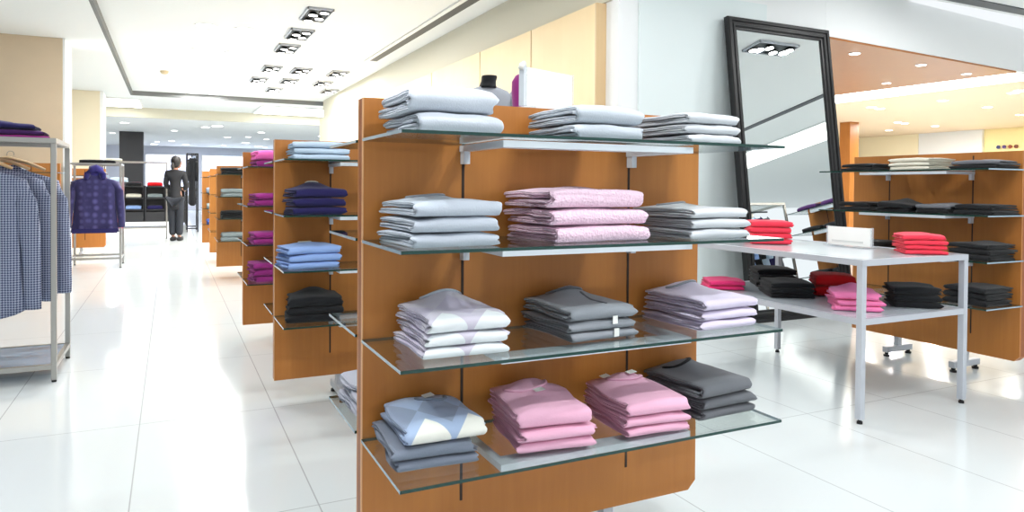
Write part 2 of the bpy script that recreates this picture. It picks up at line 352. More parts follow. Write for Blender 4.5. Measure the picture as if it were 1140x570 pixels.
def boxlight(x, y, lab, power, rz=0, n=4):
    t = thing('spotlight_box', lab, 'ceiling light', (x, y, ZC), rz, 'recessed spotlight boxes in the ceiling')
    L = 0.64; w = 0.30
    MB().box(-L/2, L/2, -w/2, -w/2+0.015, -0.03, -0.002).box(-L/2, L/2, w/2-0.015, w/2, -0.03, -0.002).box(-L/2, -L/2+0.015, -w/2, w/2, -0.03, -0.002).box(L/2-0.015, L/2, -w/2, w/2, -0.03, -0.002).obj('housing', SILVER, t)
    MB().box(-L/2+0.016, L/2-0.016, -w/2+0.016, w/2-0.016, -0.01, -0.003).obj('backing', SLOTDARK, t)
    for k in range(n):
        cx = -L/2+L*(k+0.5)/n
        dy = 0.05 if k % 2 else -0.05
        a = MB().lathe([(0.03, -0.012), (0.062, -0.034), (0.068, -0.044)], (cx, dy, 0), 14); a.obj('spotlight', BLACKRUB, t)
        MB().lathe([(0.050, -0.050), (0.050, -0.045)], (cx, dy, 0), 12).obj('lens', LGLOW, t)
    if power:
        for sx_ in (-0.2, 0.2): arealight(t, (sx_, 0, -0.06), 0.11, power/2)
for i, (x, y) in enumerate(((1.57, 8.63), (1.57, 9.85), (1.57, 10.97))):
    boxlight(x, y, 'recessed box of four spotlights, %s of three over the aisle gondolas' % ordn[i], BOX_POWER, PI/2)
for i, (x, y) in enumerate(((2.1, 13.0), (2.1, 14.4), (2.0, 15.85), (2.75, 13.0), (2.75, 14.4), (1.6, 13.0), (1.55, 14.5), (3.1, 15.5))):
    boxlight(x, y, 'recessed spotlight box in the far group of the ceiling, %s counted from the front' % ordn[i], BOX_POWER*0.6, PI/2)
for i, (x, y) in enumerate(((1.57, 0.6), (1.9, -1.6), (3.4, 1.2), (-0.2, 1.6), (-0.3, 5.2), (2.4, 4.2), (5.2, 3.0), (1.0, 6.5), (6.5, 3.45), (7.6, 0.8))):  # added fill lights out of view; only the box beside the opening is seen
    boxlight(x, y, 'recessed spotlight box in the ceiling, %s' % ['added fill light by the first gondola', 'added fill light behind the viewer', 'added fill light by the display table', 'added fill light over the tiled aisle', 'added fill light over the shirt rack', 'added fill light before the white wall', 'added fill light before the mirror', 'added fill light over the second gondola', 'beside the opening', 'added fill light far right of the mirror'][i], BOX_POWER*(0.5 if i in (2, 5, 6) else 1))
for x0, x1, y0, y1, w_ in ((10.0, 11.1, -2.5, 3.2, 'beyond the dark slot'), (6.9, 7.7, -4.5, -1.5, 'added as fill behind the shirt rack')):  # second panel is added fill to brighten the ceiling on the right
    r = thing('ceiling_light_panel', 'long glowing ceiling panel %s, reflected in the mirror' % w_, 'ceiling light', ((x0+x1)/2, (y0+y1)/2, ZC-0.03)); a_, b_ = (x1-x0)/2, (y1-y0)/2
    MB().box(-a_, a_, -b_, b_, 0.006, 0.028).obj('frame', WHITE, r); MB().box(-a_+0.04, a_-0.04, -b_+0.04, b_-0.04, 0, 0.005).obj('diffuser', SOFTCOVE, r)
t = thing('smoke_sensor', 'small round tan sensor on the white ceiling over the aisle', 'sensor', (-0.092, 14.28, ZC))
MB().lathe([(0.07, -0.001), (0.07, -0.02), (0.05, -0.05), (0.02, -0.06)], n=16).obj('sensor_body', mat('tan_plastic', (214, 196, 160), 0.5), t)
for i, (x, y) in enumerate(((6.74, 5.33), (8.04, 5.45), (9.16, 5.6), (9.0, 6.6), (7.6, 6.7))):
    downlight(x, y, 2.64, 0.055, 'small round downlight in the wood soffit, %s' % ['nearest the mirror', 'second along the header', 'at the right tip', 'deeper towards the right', 'deeper in the middle'][i], 'downlights in the wood soffit', 6)
rr = random.Random(4)
wh = ['near the cove light', 'past the cove light', 'above the yellow wall', 'above the white wall section', 'over the hall floor', 'by the warm side wall']
for i, (x, y) in enumerate(((12.94, 9.82), (13.3, 9.9), (13.1, 8.44), (14.9, 8.68), (16.4, 11.7), (16.8, 11.8), (18.17, 11.9), (13.1, 7.2), (12.9, 7.0), (17, 9.2), (17.4, 9.1), (15, 7.0), (16, 13.6), (18.4, 13.4))):
    downlight(x, y, 2.84, 0.09, 'small downlight in the cream ceiling of the right hall %s' % wh[i % 6], 'downlights in the cream ceiling', 60 if i % 2 == 0 else 0)
for i in range(34):
    x = rr.uniform(-3.5, 6.5); y = rr.uniform(21, 34)
    downlight(x, y, 2.85, rr.uniform(0.08, 0.16), 'bright downlight in the low ceiling at the back of the shop', 'downlights at the back of the shop', 34 if i % 4 == 0 else 0)

# ------------------------------------------------------------------ gondola (double-sided shelf unit)
PW, ZB, ZT = 1.14, 0.13, 1.386
SZ = [1.268, 0.997, 0.730, 0.462]     # undersides of the glass
def edged_glass(x0, x1, y0, y1, z0, z1):
    mb = MB(); mb.box(x0, x1, y0, y1, z0, z1)
    mb.m = [0, 0, 1, 2, 1, 2]; return mb
def gondola(x, y, rz, label, rear=4, front=4, detail=True):
    t = thing('shelf_gondola', label, 'display shelf', (x, y, 0), rz, 'orange wood shelf gondolas')
    c = 0.03
    mb = MB().prism([(0, ZB), (PW-c, ZB), (PW, ZB+c), (PW, ZT), (0, ZT)], 0.014, 0.052); mb.obj('panel_core', SIDE, t)
    for nm, ya, yb in (('front_panel', 0.0, 0.013), ('rear_panel', 0.053, 0.066)):
        MB().prism([(0.0, ZB), (PW-c, ZB), (PW, ZB+c), (PW, ZT), (0.0, ZT)], ya, yb).obj(nm, WOOD, t)
    B(-0.0025, -0.0005, 0.0, 0.013, ZB, ZT).obj('edge_banding', EDGE, t)
    for xs in (0.285, 0.855):
        B(xs-0.004, xs+0.004, -0.0015, -0.0002, 0.25, ZT-0.02).obj('slot_channel', SLOT, t)
        if detail: B(xs-0.004, xs+0.004, 0.0662, 0.0675, 0.25, ZT-0.02).obj('slot_channel', SLOT, t)
    for side, cnt in ((-1, front), (1, rear)):
        y0 = 0 if side < 0 else 0.066
        for k in range(cnt):
            z = SZ[k] if side < 0 else SZ[k]-0.0
            ya, yb = sorted((y0+side*0.003, y0+side*0.358))
            edged_glass(-0.005, PW+0.015, ya, yb, z, z+0.008).obj('glass_shelf', [GLASS, GEDGE, GSIDE], t)
            if detail:
                br = MB()
                for xs in (0.285, 0.855):
                    a, b2 = sorted((y0+side*0.002, y0+side*0.24)); br.box(xs-0.012, xs+0.012, a, b2, z-0.02, z-0.003)
                    a, b2 = sorted((y0+side*0.002, y0+side*0.03)); br.box(xs-0.009, xs+0.009, a, b2, z-0.055, z-0.02)
                a, b2 = sorted((y0+side*0.24, y0+side*0.295)); br.box(0.273, 0.867, a, b2, z-0.02, z-0.003)
                br.obj('shelf_bracket', WHITEMETAL, t)
            else:
                a, b2 = sorted((y0+side*0.27, y0+side*0.295)); MB().box(0.285, 0.855, a, b2, z-0.034, z-0.003).box(0.285, 0.3, *sorted((y0+side*0.003, y0+side*0.27)), z-0.034, z-0.003).obj('shelf_bracket', WHITEMETAL, t)
    for xs in (0.34, 0.80):
        f = MB().box(xs-0.02, xs+0.02, -0.10, 0.166, 0.028, 0.068, bev=0.003).box(xs-0.018, xs+0.018, 0.016, 0.05, 0.068, ZB+0.001).obj('foot', SILVER, t)
        for yy in (-0.08, 0.146): MB().lathe([(0.02, 0), (0.02, 0.012), (0.012, 0.014), (0.012, 0.03)], (xs, yy, 0), 12).obj('foot_pad', BLACKRUB, f)
    return t
G1 = (0.466, 1.869); GX = 0.48
g1 = gondola(*G1, 0, 'nearest orange wood shelf gondola filling the middle of the photo')
g2 = gondola(0.49, 3.828, 0, 'second orange wood gondola, with pale blue, navy, sky blue and black stacks')
g3 = gondola(0.478, 5.446, 0, 'third orange wood gondola along the aisle, with pink and purple stacks')
g4 = gondola(0.52, 9.453, 0, 'fourth orange wood gondola along the aisle, with grey and black stacks', detail=False)
g5 = gondola(0.53, 11.40, 0, 'fifth orange wood gondola along the aisle, mostly hidden', detail=False)
g6 = gondola(0.504, 13.394, 0, 'farthest orange wood gondola along the aisle, with tiny blue and grey stacks', detail=False)
RX, RY = 4.535, 3.575
g7 = gondola(RX, RY, -PI/2, 'orange wood gondola on the right behind the display table, with black stacks')
gl1 = gondola(-1.36-PW+0.43, 13.05, 0, 'orange wood gondola behind the hooded jumper on the left', detail=False)
gl2 = gondola(-1.17-PW, 9.85, 0, 'orange wood gondola behind the shirt rack at the left', detail=False)
# units seen only in the mirror
gm = gondola(7.35, 3.95, -PI/2, 'orange wood gondola seen reflected in the mirror', detail=False)

# ------------------------------------------------------------------ folded garments
def fold_mesh(w, d, h, seed, wedge=0.0, hump=0.0, hx=0.0, nx=15, res=6):
    rd = random.Random(seed); ox, oy = rd.uniform(0, 99), rd.uniform(0, 99)
    mb = MB(); t1 = h*0.27; t2 = h*0.17
    us = [-1, -0.985, -0.95]+[-0.9+1.8*i/(nx-1) for i in range(nx)]+[0.95, 0.985, 1]
    tf = [0.35, 0.8, 1]+[1]*nx+[1, 0.8, 0.35]
    def dfm(x, y, z):
        u = x/(w/2); v = y/(d/2); q = max(0, min(1, z/h))
        k = 1-0.13*abs(u)**3-0.10*max(0, v)**3-0.05*max(0, -v)**4+wedge*u
        zz = z*k+q*(hump*math.exp(-((x-hx)**2/(w*0.28)**2+(y-d*0.22)**2/(d*0.20)**2))+0.004*noise.noise((x*14+ox, y*12+oy, 0))-0.0022)
        yy = y+0.004*noise.noise((x*9+oy, z*30, ox))*(1 if v < 0 else 0.5)
        xx = x*(1+0.02*noise.noise((y*9+ox, z*60, oy)))
        return (xx, yy, max(0, zz))
    for (R, t, back) in (((h-t1)/2, t1, 0.0), ((h-t1)/2-(t1+t2)/2-0.0004, t2, -0.01)):
        R = max(R, t*0.5+0.0005); yc = -d/2+h/2; zc = h/2; yb = d/2+back
        cl = []
        for i in range(res+1): f = i/res; cl.append((yb+(yc-yb)*f, zc-R, 0, -1))
        for i in range(1, 8): a = -PI/2-PI*i/8; cl.append((yc+R*math.cos(a), zc+R*math.sin(a), math.cos(a), math.sin(a)))
        for i in range(res+1): f = i/res; cl.append((yc+(yb-yc)*f, zc+R, 0, 1))
        n = len(cl); amp = 0.016 if t == t1 else 0.02
        xl = [amp*noise.noise((i*0.35+ox, 3.1+t*50, oy)) for i in range(n)]; xr = [amp*noise.noise((i*0.35+oy, 7.7, ox+t*50)) for i in range(n)]
        rings = []
        for u, k in zip(us, tf):
            ring = []
            for s in (1, -1):
                idx = range(n) if s == 1 else range(n-1, -1, -1)
                for i in idx:
                    y, z, ny, nz = cl[i]; e = (u+1)/2
                    x = u*w/2+(xl[i]*(1-e)**3+xr[i]*e**3)
                    ring.append(dfm(x, y+ny*s*t/2*k, z+nz*s*t/2*k))
            rings.append(ring)
        b = len(mb.v); N = 2*n
        for r in rings: mb.v += r
        for a in range(len(rings)-1):
            for k in range(N): k2 = (k+1) % N; mb.quad(b+a*N+k, b+a*N+k2, b+(a+1)*N+k2, b+(a+1)*N+k)
        for a, rev in ((0, True), (len(rings)-1, False)):
            for i in range(n-1):
                q = (b+a*N+i, b+a*N+i+1, b+a*N+N-2-i, b+a*N+N-1-i); mb.quad(*(q[::-1] if not rev else q))
    return mb, dfm
gseed = [100]
def stack(loc, rz, w, d, items, place, collar=None, cat='folded garment', group=None, tags=(), placket=False, lo=False, jit=1.0):
    """items bottom first: (material key, thickness, noun phrase[, dx, dy, drz, wedge, hump])"""
    z = loc[2]; n = len(items); names = {1: [''], 2: ['bottom of two', 'top of two'], 3: ['bottom of three', 'middle of three', 'top of three'],
        4: ['lowest of four', 'third of four', 'second of four', 'topmost of four']}[n]
    last = None
    for i, it in enumerate(items):
        gseed[0] += 1; rd = random.Random(gseed[0])
        mk, h, noun = it[:3]; dx, dy, dr, wedge, hump = (list(it[3:])+[0, 0, 0, 0, 0][len(it)-3:])[:5]
        dx += rd.uniform(-0.006, 0.006)*jit; dy += rd.uniform(-0.004, 0.004)*jit; dr += rd.uniform(-0.03, 0.03)*jit
        mb, dfm = fold_mesh(w, d, h, gseed[0], wedge, hump, nx=9 if lo else 15, res=4 if lo else 6)
        cs, sn = math.cos(rz), math.sin(rz)
        L = (loc[0]+dx*cs-dy*sn, loc[1]+dx*sn+dy*cs, z)
        kind = noun.split('|')[0]; name = kind.strip().replace(' ', '_'); desc = noun.split('|')[1]
        isTop = (i == n-1)
        lab = ((desc+' '+kind+', '+names[i]+', '+place) if n > 1 else desc+' '+kind+' '+place)
        if isTop and (collar or tags or placket):
            t = thing('folded_'+name, lab, kind, L, rz+dr, group)
            mb.obj('folded_body', K[mk], t, True)
            if collar:
                cm, cx, cy, a, b2 = collar
                pts = []
                for k in range(13):
                    th = PI*k/12; x = cx+a*math.cos(th); y = cy-b2*math.sin(th); pts.append((x, y, dfm(x, y, h)[2]+0.001))
                MB().tube(pts, 0.0055, 8, flat=0.7).obj('collar', K[cm], t, True)
                pts = [(x, max(y, cy-b2*0.2), z3+0.001) for x, y, z3 in pts[::1]]
            if placket:
                cx = placket
                pts = [(cx+0.01*k/6, 0.02-(d/2+0.01)*k/6, 0) for k in range(7)]
                MB().tube([(x, y, dfm(x, max(y, -d/2+h/2), h)[2]+0.001) for x, y, _ in pts[:6]], 0.004, 6, flat=0.6).obj('placket', K['dgrey'], t, True)
            for (tx, ty, tz, kind2) in tags:
                tg = MB()
                if kind2 == 'top':
                    zz = dfm(tx, ty, h)[2]+0.004; tg.v += [(tx-0.014, ty-0.012, zz), (tx+0.016, ty-0.006, zz+0.002), (tx+0.012, ty+0.016, zz+0.004), (tx-0.018, ty+0.006, zz+0.002)]
                    tg.v += [(a, b3, c+0.0012) for a, b3, c in tg.v]; 
                else:
                    yy = -d/2-0.006; tg.v += [(tx-0.008, yy, tz-0.012), (tx+0.008, yy, tz-0.012), (tx+0.008, yy, tz+0.01), (tx-0.008, yy, tz+0.01)]
                    tg.v += [(a, b3+0.0012, c) for a, b3, c in tg.v]
                for q in ((0, 1, 2, 3), (7, 6, 5, 4), (0, 4, 5, 1), (1, 5, 6, 2), (2, 6, 7, 3), (3, 7, 4, 0)): tg.quad(*q)
                tg.obj('price_tag', CARD, t)
        else:
            o = mb.obj('folded_'+name, K[mk], None, True, L, rz+dr); tag(o, lab, kind, group)
        z += h*0.985
    return z
E1, E2, E3, E4 = [z+0.0085 for z in SZ]
gs = 'folded knitwear on the nearest gondola'
R = math.radians
def c_of(fl, yaw, w, d):   # front-left base corner -> centre
    c, s = math.cos(yaw), math.sin(yaw); return (fl[0]+w/2*c-d/2*s, fl[1]+w/2*s+d/2*c)
def st(fl, z, yaw, w, d, items, place, **k):
    x, y = c_of(fl, R(yaw), w, d); stack((x, y, z), R(yaw), w, d, items, place, group=gs, **k)
# top shelf
st((0.502, 1.545), E1, -1, 0.215, 0.28, [('silver', 0.05, 'sweater|thick silver grey'), ('silver', 0.062, 'sweater|thick silver grey', -0.004, 0, 0.02, 0, 0.004)], 'top shelf left, nearest gondola')
st((0.94, 1.56), E1, 2, 0.215, 0.27, [('lgrey', 0.044, 'sweater|plain light grey'), ('lgrey', 0.052, 'sweater|plain light grey', 0, 0, 0, 0, 0.006)], 'top shelf centre, nearest gondola')
st((1.30, 1.56), E1, 3, 0.21, 0.27, [('palegrey', 0.030, 'sweater|thin pale grey'), ('palegrey', 0.030, 'sweater|thin pale grey'), ('palegrey', 0.032, 'sweater|thin pale grey', 0, 0, 0, 0, 0.006)], 'top shelf right, nearest gondola')
# second shelf
st((0.508, 1.555), E2, 1, 0.22, 0.28, [('bluegrey', 0.036, 'sweater|blue grey'), ('bluegrey', 0.038, 'sweater|blue grey', 0, 0, 0, 0.06), ('bluegrey', 0.042, 'sweater|blue grey', -0.006, 0, 0, 0.04, 0.010)], 'second shelf left, nearest gondola', collar=('midgrey', -0.01, 0.07, 0.05, 0.035))
st((0.885, 1.57), E2, 2, 0.30, 0.27, [('pink', 0.046, 'sweater|pale pink cable knit'), ('pink', 0.046, 'sweater|pale pink cable knit'), ('pink', 0.052, 'sweater|pale pink cable knit', 0, 0, 0, 0, 0.006)], 'second shelf centre, nearest gondola')
st((1.325, 1.56), E2, 3, 0.215, 0.27, [('palegrey', 0.030, 'cardigan|grey'), ('palegrey', 0.030, 'cardigan|grey'), ('palegrey', 0.032, 'cardigan|grey', 0, 0, 0, 0, 0.010)], 'second shelf right, nearest gondola', collar=('midgrey', -0.01, 0.08, 0.05, 0.04))
# third shelf
st((0.545, 1.578), E3, -1, 0.212, 0.27, [('arg_lilac', 0.028, 'argyle sweater|cream and lilac'), ('arg_lilac', 0.032, 'argyle sweater|cream and lilac'), ('arg_lilac', 0.046, 'argyle sweater|cream and lilac', 0, 0, 0, 0, 0.034)], 'third shelf left, nearest gondola', collar=('bluegrey', 0.0, 0.09, 0.055, 0.04))
st((0.953, 1.594), E3, 3, 0.215, 0.26, [('midgrey', 0.026, 'cardigan|mid grey buttoned'), ('midgrey', 0.028, 'cardigan|mid grey buttoned'), ('midgrey', 0.04, 'cardigan|mid grey buttoned', 0, 0, 0, 0, 0.032)], 'third shelf centre, nearest gondola', collar=('dgrey', 0.0, 0.085, 0.055, 0.05), placket=0.02, tags=((0.03, 0, 0.0, 'front'), (0.035, 0, -0.035, 'front')))
st((1.375, 1.572), E3, 3, 0.215, 0.27, [('lilac', 0.028, 'sweater|pale lilac'), ('lilac', 0.030, 'sweater|pale lilac'), ('lilac', 0.036, 'sweater|pale lilac', 0, 0, 0, 0, 0.03)], 'third shelf right, nearest gondola', collar=('midgrey', -0.01, 0.08, 0.055, 0.04))
# bottom shelf
st((0.478, 1.60), E4, -4, 0.205, 0.25, [('slate', 0.026, 'sweater|slate grey'), ('slate', 0.032, 'sweater|slate grey'), ('arg_blue', 0.05, 'argyle sweater|light blue with white diamonds', 0.018, 0.006, 0.06, 0, 0.010)], 'bottom shelf left, nearest gondola', collar=('slate', 0.02, 0.085, 0.04, 0.045), tags=((0.01, 0.07, 0, 'top'),))
st((0.798, 1.58), E4, -7, 0.205, 0.258, [('rose', 0.03, 'sweater|rose pink'), ('rose', 0.032, 'sweater|rose pink'), ('rose', 0.052, 'sweater|rose pink', -0.004, 0, 0.02, -0.02, 0.034)], 'left pink stack, bottom shelf, nearest gondola', collar=('rose', -0.02, 0.06, 0.06, 0.05), tags=((0.0, -0.005, 0, 'top'),))
st((1.113, 1.573), E4, -6, 0.2, 0.262, [('rose', 0.026, 'cardigan|rose pink'), ('rose', 0.028, 'cardigan|rose pink'), ('rose', 0.046, 'cardigan|rose pink', 0, 0, 0, 0, 0.03)], 'right pink stack, bottom shelf, nearest gondola', collar=('rose', 0.0, 0.07, 0.055, 0.05), tags=((0.01, 0.04, 0, 'top'), (-0.05, 0.09, 0, 'top')))
st((1.395, 1.588), E4, 3, 0.212, 0.255, [('dgrey', 0.030, 'sweater|charcoal'), ('dgrey', 0.036, 'sweater|charcoal'), ('dgrey', 0.044, 'sweater|charcoal', -0.006, 0, 0.02, 0, 0.032)], 'bottom shelf right end, nearest gondola', collar=('black', -0.02, 0.08, 0.05, 0.045))
# rear side of the nearest gondola
stack((0.60, 2.10, E4), PI, 0.24, 0.27, [('marl', 0.05, 'sweater|marled grey'), ('marl', 0.055, 'sweater|marled grey')], 'rear bottom shelf, nearest gondola', group='folded knitwear behind the gondola edge')
# second gondola
y2 = 3.828-0.155
stack((0.678, y2, E1), 0, 0.265, 0.25, [('paleblue', 0.03, 'shirt|pale blue'), ('paleblue', 0.03, 'shirt|pale blue'), ('paleblue', 0.034, 'shirt|pale blue')], 'top shelf, second gondola', group='stacks on the second gondola')
stack((0.662, y2, E2), 0.05, 0.255, 0.25, [('navy', 0.04, 'sweater|navy'), ('navy', 0.045, 'sweater|navy'), ('navy', 0.05, 'sweater|navy', 0, 0, 0, 0, 0.032)], 'second shelf, second gondola', collar=('cream', 0, 0.07, 0.03, 0.02), group='stacks on the second gondola')
stack((0.635, y2, E3), 0.08, 0.255, 0.25, [('sky', 0.035, 'shirt|sky blue'), ('sky', 0.038, 'shirt|sky blue', 0, 0, 0, 0.08), ('sky', 0.042, 'shirt|sky blue', 0, 0, 0, 0.08, 0.01)], 'third shelf, second gondola', collar=('cream', 0, 0.07, 0.03, 0.02), group='stacks on the second gondola')
stack((0.66, y2, E4), -0.1, 0.255, 0.25, [('black', 0.04, 'sweater|black'), ('black', 0.04, 'sweater|black'), ('black', 0.05, 'sweater|black', 0, 0, 0, 0, 0.032)], 'bottom shelf, second gondola', group='stacks on the second gondola')
y3 = 5.446-0.155
for k, (z, its) in enumerate(((E1, [('magenta', 0.05, 'sweater|magenta'), ('mpink', 0.07, 'sweater|bright pink')]), (E2, [('magenta', 0.045, 'sweater|magenta'), ('magenta', 0.045, 'sweater|magenta')]),
        (E3, [('magenta', 0.04, 'sweater|magenta'), ('magenta', 0.045, 'sweater|magenta')]), (E4, [('magenta', 0.045, 'sweater|magenta'), ('magenta', 0.05, 'sweater|magenta'), ('magenta', 0.045, 'sweater|magenta')]))):
    stack((0.655-0.01*(k > 1), y3, z), 0.1, 0.26, 0.26, its, '%s shelf, third gondola' % ('top', 'second', 'third', 'bottom')[k], lo=True, group='stacks on the third gondola')
y4 = 9.453-0.155
for k, (z, mk, nn) in enumerate(((E1, 'black', 'black'), (E2, 'greygreen', 'grey'), (E3, 'black', 'black'), (E4, 'greygreen', 'grey'))):
    stack((0.70, y4, z), 0, 0.27, 0.26, [(mk, 0.045, 'sweater|'+nn), (mk, 0.055 if k else 0.04, 'sweater|'+nn)], '%s shelf, fourth gondola' % ('top', 'second', 'third', 'bottom')[k], lo=True, group='stacks on the fourth gondola')
for k, (z, mk, nn) in enumerate(((E1, 'purple', 'dark'), (E2, 'slate', 'slate grey'), (E3, 'greygreen', 'grey'), (E4, 'blue', 'blue'))):
    if k: stack((0.70, 13.24, z), 0, 0.26, 0.26, [(mk, 0.1, 'sweater|'+nn)], 'on the %s shelf of the farthest gondola' % ('top', 'second', 'third', 'bottom')[k], lo=True, group='stacks on the farthest gondola')

# right gondola: stacks along local x (towards the viewer is -y)
gr = 'dark folded clothes on the right gondola'
def rs(y0, y1, z, items, place, **k):
    stack((RX-0.165, (y0+y1)/2, z), -PI/2+k.pop('dr', 0), abs(y1-y0)*k.pop('f', 0.92), 0.27, items, place, lo=True, group=gr, **k)
rs(3.46, 3.20, E1, [('black', 0.026, 'sweater|black'), ('black', 0.028, 'sweater|black')], 'top shelf far end, right gondola')
rs(3.09, 2.80, E1, [('cream', 0.026, 'shirt|cream'), ('cream', 0.026, 'shirt|cream'), ('cream', 0.028, 'shirt|cream')], 'top shelf centre, right gondola')
rs(2.70, 2.42, E1, [('black', 0.024, 'jacket|black'), ('dgrey', 0.03, 'jacket|black and charcoal', 0, 0, 0.1, 0, 0.01)], 'top shelf near end, right gondola')
rs(3.47, 3.22, E2, [('black', 0.03, 'jumper|black'), ('black', 0.032, 'jumper|black')], 'second shelf far end, right gondola')
rs(3.17, 2.93, E2, [('black', 0.03, 'trousers|black'), ('black', 0.034, 'trousers|crumpled black', 0, -0.03, 0.2, -0.3, 0.03)], 'second shelf, right gondola')
rs(2.90, 2.67, E2, [('black', 0.03, 'jumper|black'), ('dgrey', 0.03, 'jumper|charcoal', 0, 0, 0, 0, 0.01)], 'second shelf, right gondola')
rs(2.66, 2.43, E2, [('black', 0.032, 'jumper|black'), ('black', 0.034, 'jumper|black')], 'second shelf near end, right gondola')
rs(2.70, 2.44, E3, [('black', 0.036, 'sweater|black'), ('black', 0.036, 'sweater|black'), ('black', 0.03, 'sweater|black', 0, 0, 0, 0, 0.01)], 'third shelf near end, right gondola')
rs(3.46, 3.20, E3, [('black', 0.03, 'sweater|black'), ('black', 0.036, 'sweater|black')], 'third shelf far end, right gondola')
rs(2.72, 2.45, E4, [('black', 0.04, 'sweater|black'), ('black', 0.04, 'sweater|black'), ('black', 0.034, 'sweater|black', 0, 0, 0, 0, 0.01)], 'bottom shelf near end, right gondola')

# ------------------------------------------------------------------ display table
TX, TX_, TY, TY_ = 3.03, 3.865, 2.335, 3.65
tb = thing('display_table', 'silver framed two tier display table with glass tops on the right', 'table', ((TX+TX_)/2, (TY+TY_)/2, 0))
hx, hy = (TX_-TX)/2, (TY_-TY)/2; q = 0.0165
for sx in (-1, 1):
    for sy in (-1, 1):
        cx, cy = sx*(hx-q), sy*(hy-q)
        lg = MB().box(cx-q, cx+q, cy-q, cy+q, 0.022, 0.775, bev=0.002).obj('leg', SILVER, tb)
        MB().lathe([(0.014, 0), (0.014, 0.012), (0.008, 0.013), (0.008, 0.024)], (cx, cy, 0), 10).obj('levelling_foot', BLACKRUB, lg)
def tframe(z, name):
    e = 0.0 if z > 0.7 else 0.0012
    MB().box(-hx+e, hx-e, -hy+e, -hy+0.03, z-0.03, z).box(-hx+e, hx-e, hy-0.03, hy-e, z-0.03, z).box(-hx+e, -hx+0.03, -hy+0.03, hy-0.03, z-0.03, z).box(hx-0.03, hx-e, -hy+0.03, hy-0.03, z-0.03, z).obj(name, SILVER, tb)
tframe(0.805, 'top_frame'); tframe(0.515, 'lower_frame')
FROST = mat('pale_glazed_top', (206, 214, 220), 0.12, spec=0.7)
B(-hx+0.031, hx-0.031, -hy+0.031, hy-0.031, 0.785, 0.803).obj('table_top', FROST, tb)
B(-hx+0.031, hx-0.031, -hy+0.031, hy-0.031, 0.495, 0.513).obj('lower_shelf', FROST, tb)
gt = 'folded knitwear on the display table'
def ts(x, y, z, yaw, w, d, items, place, **k): stack((x, y, z), R(yaw), w, d, items, place, group=gt, lo=False, **k)
ts(3.70, 2.502, 0.8055, -40, 0.20, 0.25, [('coral', 0.026, 'sweater|coral red')]*3+[('coral', 0.03, 'sweater|coral red', 0, 0, 0, 0, 0.006)], 'near right corner of table top')
ts(3.43, 3.33, 0.8055, -35, 0.24, 0.27, [('coral', 0.036, 'jumper|coral red')]*3+[('coral', 0.04, 'jumper|coral red')], 'far left end of table top')
ts(3.18, 3.46, 0.5155, -32, 0.22, 0.24, [('hot', 0.028, 'jumper|hot pink'), ('hot', 0.034, 'jumper|hot pink', 0.005, 0, 0.05, 0, 0.006)], "far left of table's lower shelf")
ts(3.33, 3.08, 0.5155, -32, 0.24, 0.29, [('black', 0.028, 'sweater|black'), ('black', 0.03, 'sweater|black'), ('black', 0.034, 'sweater|black', 0, 0, 0, 0, 0.006)], "left of red stack, table's lower shelf")
ts(3.58, 3.43, 0.5155, -32, 0.24, 0.27, [('black', 0.04, 'jumper|black'), ('black', 0.04, 'jumper|black'), ('black', 0.042, 'jumper|black')], "table's lower shelf, towards the mirror")
ts(3.60, 2.98, 0.5155, -40, 0.22, 0.24, [('red', 0.062, 'sweater|bright red'), ('red', 0.070, 'sweater|bright red')], "behind pink stack, table's lower shelf")
ts(3.31, 2.60, 0.5155, -40, 0.22, 0.27, [('bub', 0.028, 'sweater|bubblegum pink'), ('bub', 0.03, 'sweater|bubblegum pink', 0, 0, 0.1), ('bub', 0.044, 'sweater|bubblegum pink', 0, 0, -0.05, 0, 0.028)], "behind near leg, table's lower shelf")
ts(3.69, 2.535, 0.5155, -42, 0.22, 0.26, [('black', 0.036, 'sweater|thick black'), ('black', 0.038, 'sweater|thick black'), ('black', 0.042, 'sweater|thick black', 0, 0, 0, 0, 0.006)], "near right of table's lower shelf")
def sign(x, y, z, rz, w, h, label, name='sign_holder'):
    t = thing(name, label, 'sign', (x, y, z), rz)
    B(-w/2, w/2, -0.05, 0.05, 0, 0.006, bev=0.002).obj('base', ACRYL, t)
    B(-w/2, w/2, -0.006, 0.006, 0.006, h).obj('card', CARD, t)
    B(-w/2-0.006, -w/2-0.0005, -0.012, 0.012, 0.006, h+0.003).obj('side_rail', ACRYL, t); B(w/2+0.0005, w/2+0.006, -0.012, 0.012, 0.006, h+0.003).obj('side_rail', ACRYL, t)
    return t
s = sign(3.70, 2.945, 0.8055, R(-90), 0.30, 0.115, 'blank white card sign in an acrylic holder on the table top')
B(-0.12, 0.10, -0.0072, -0.0062, 0.022, 0.034).obj('print_line', mat('faded_print', (216, 218, 214), 0.7), s)

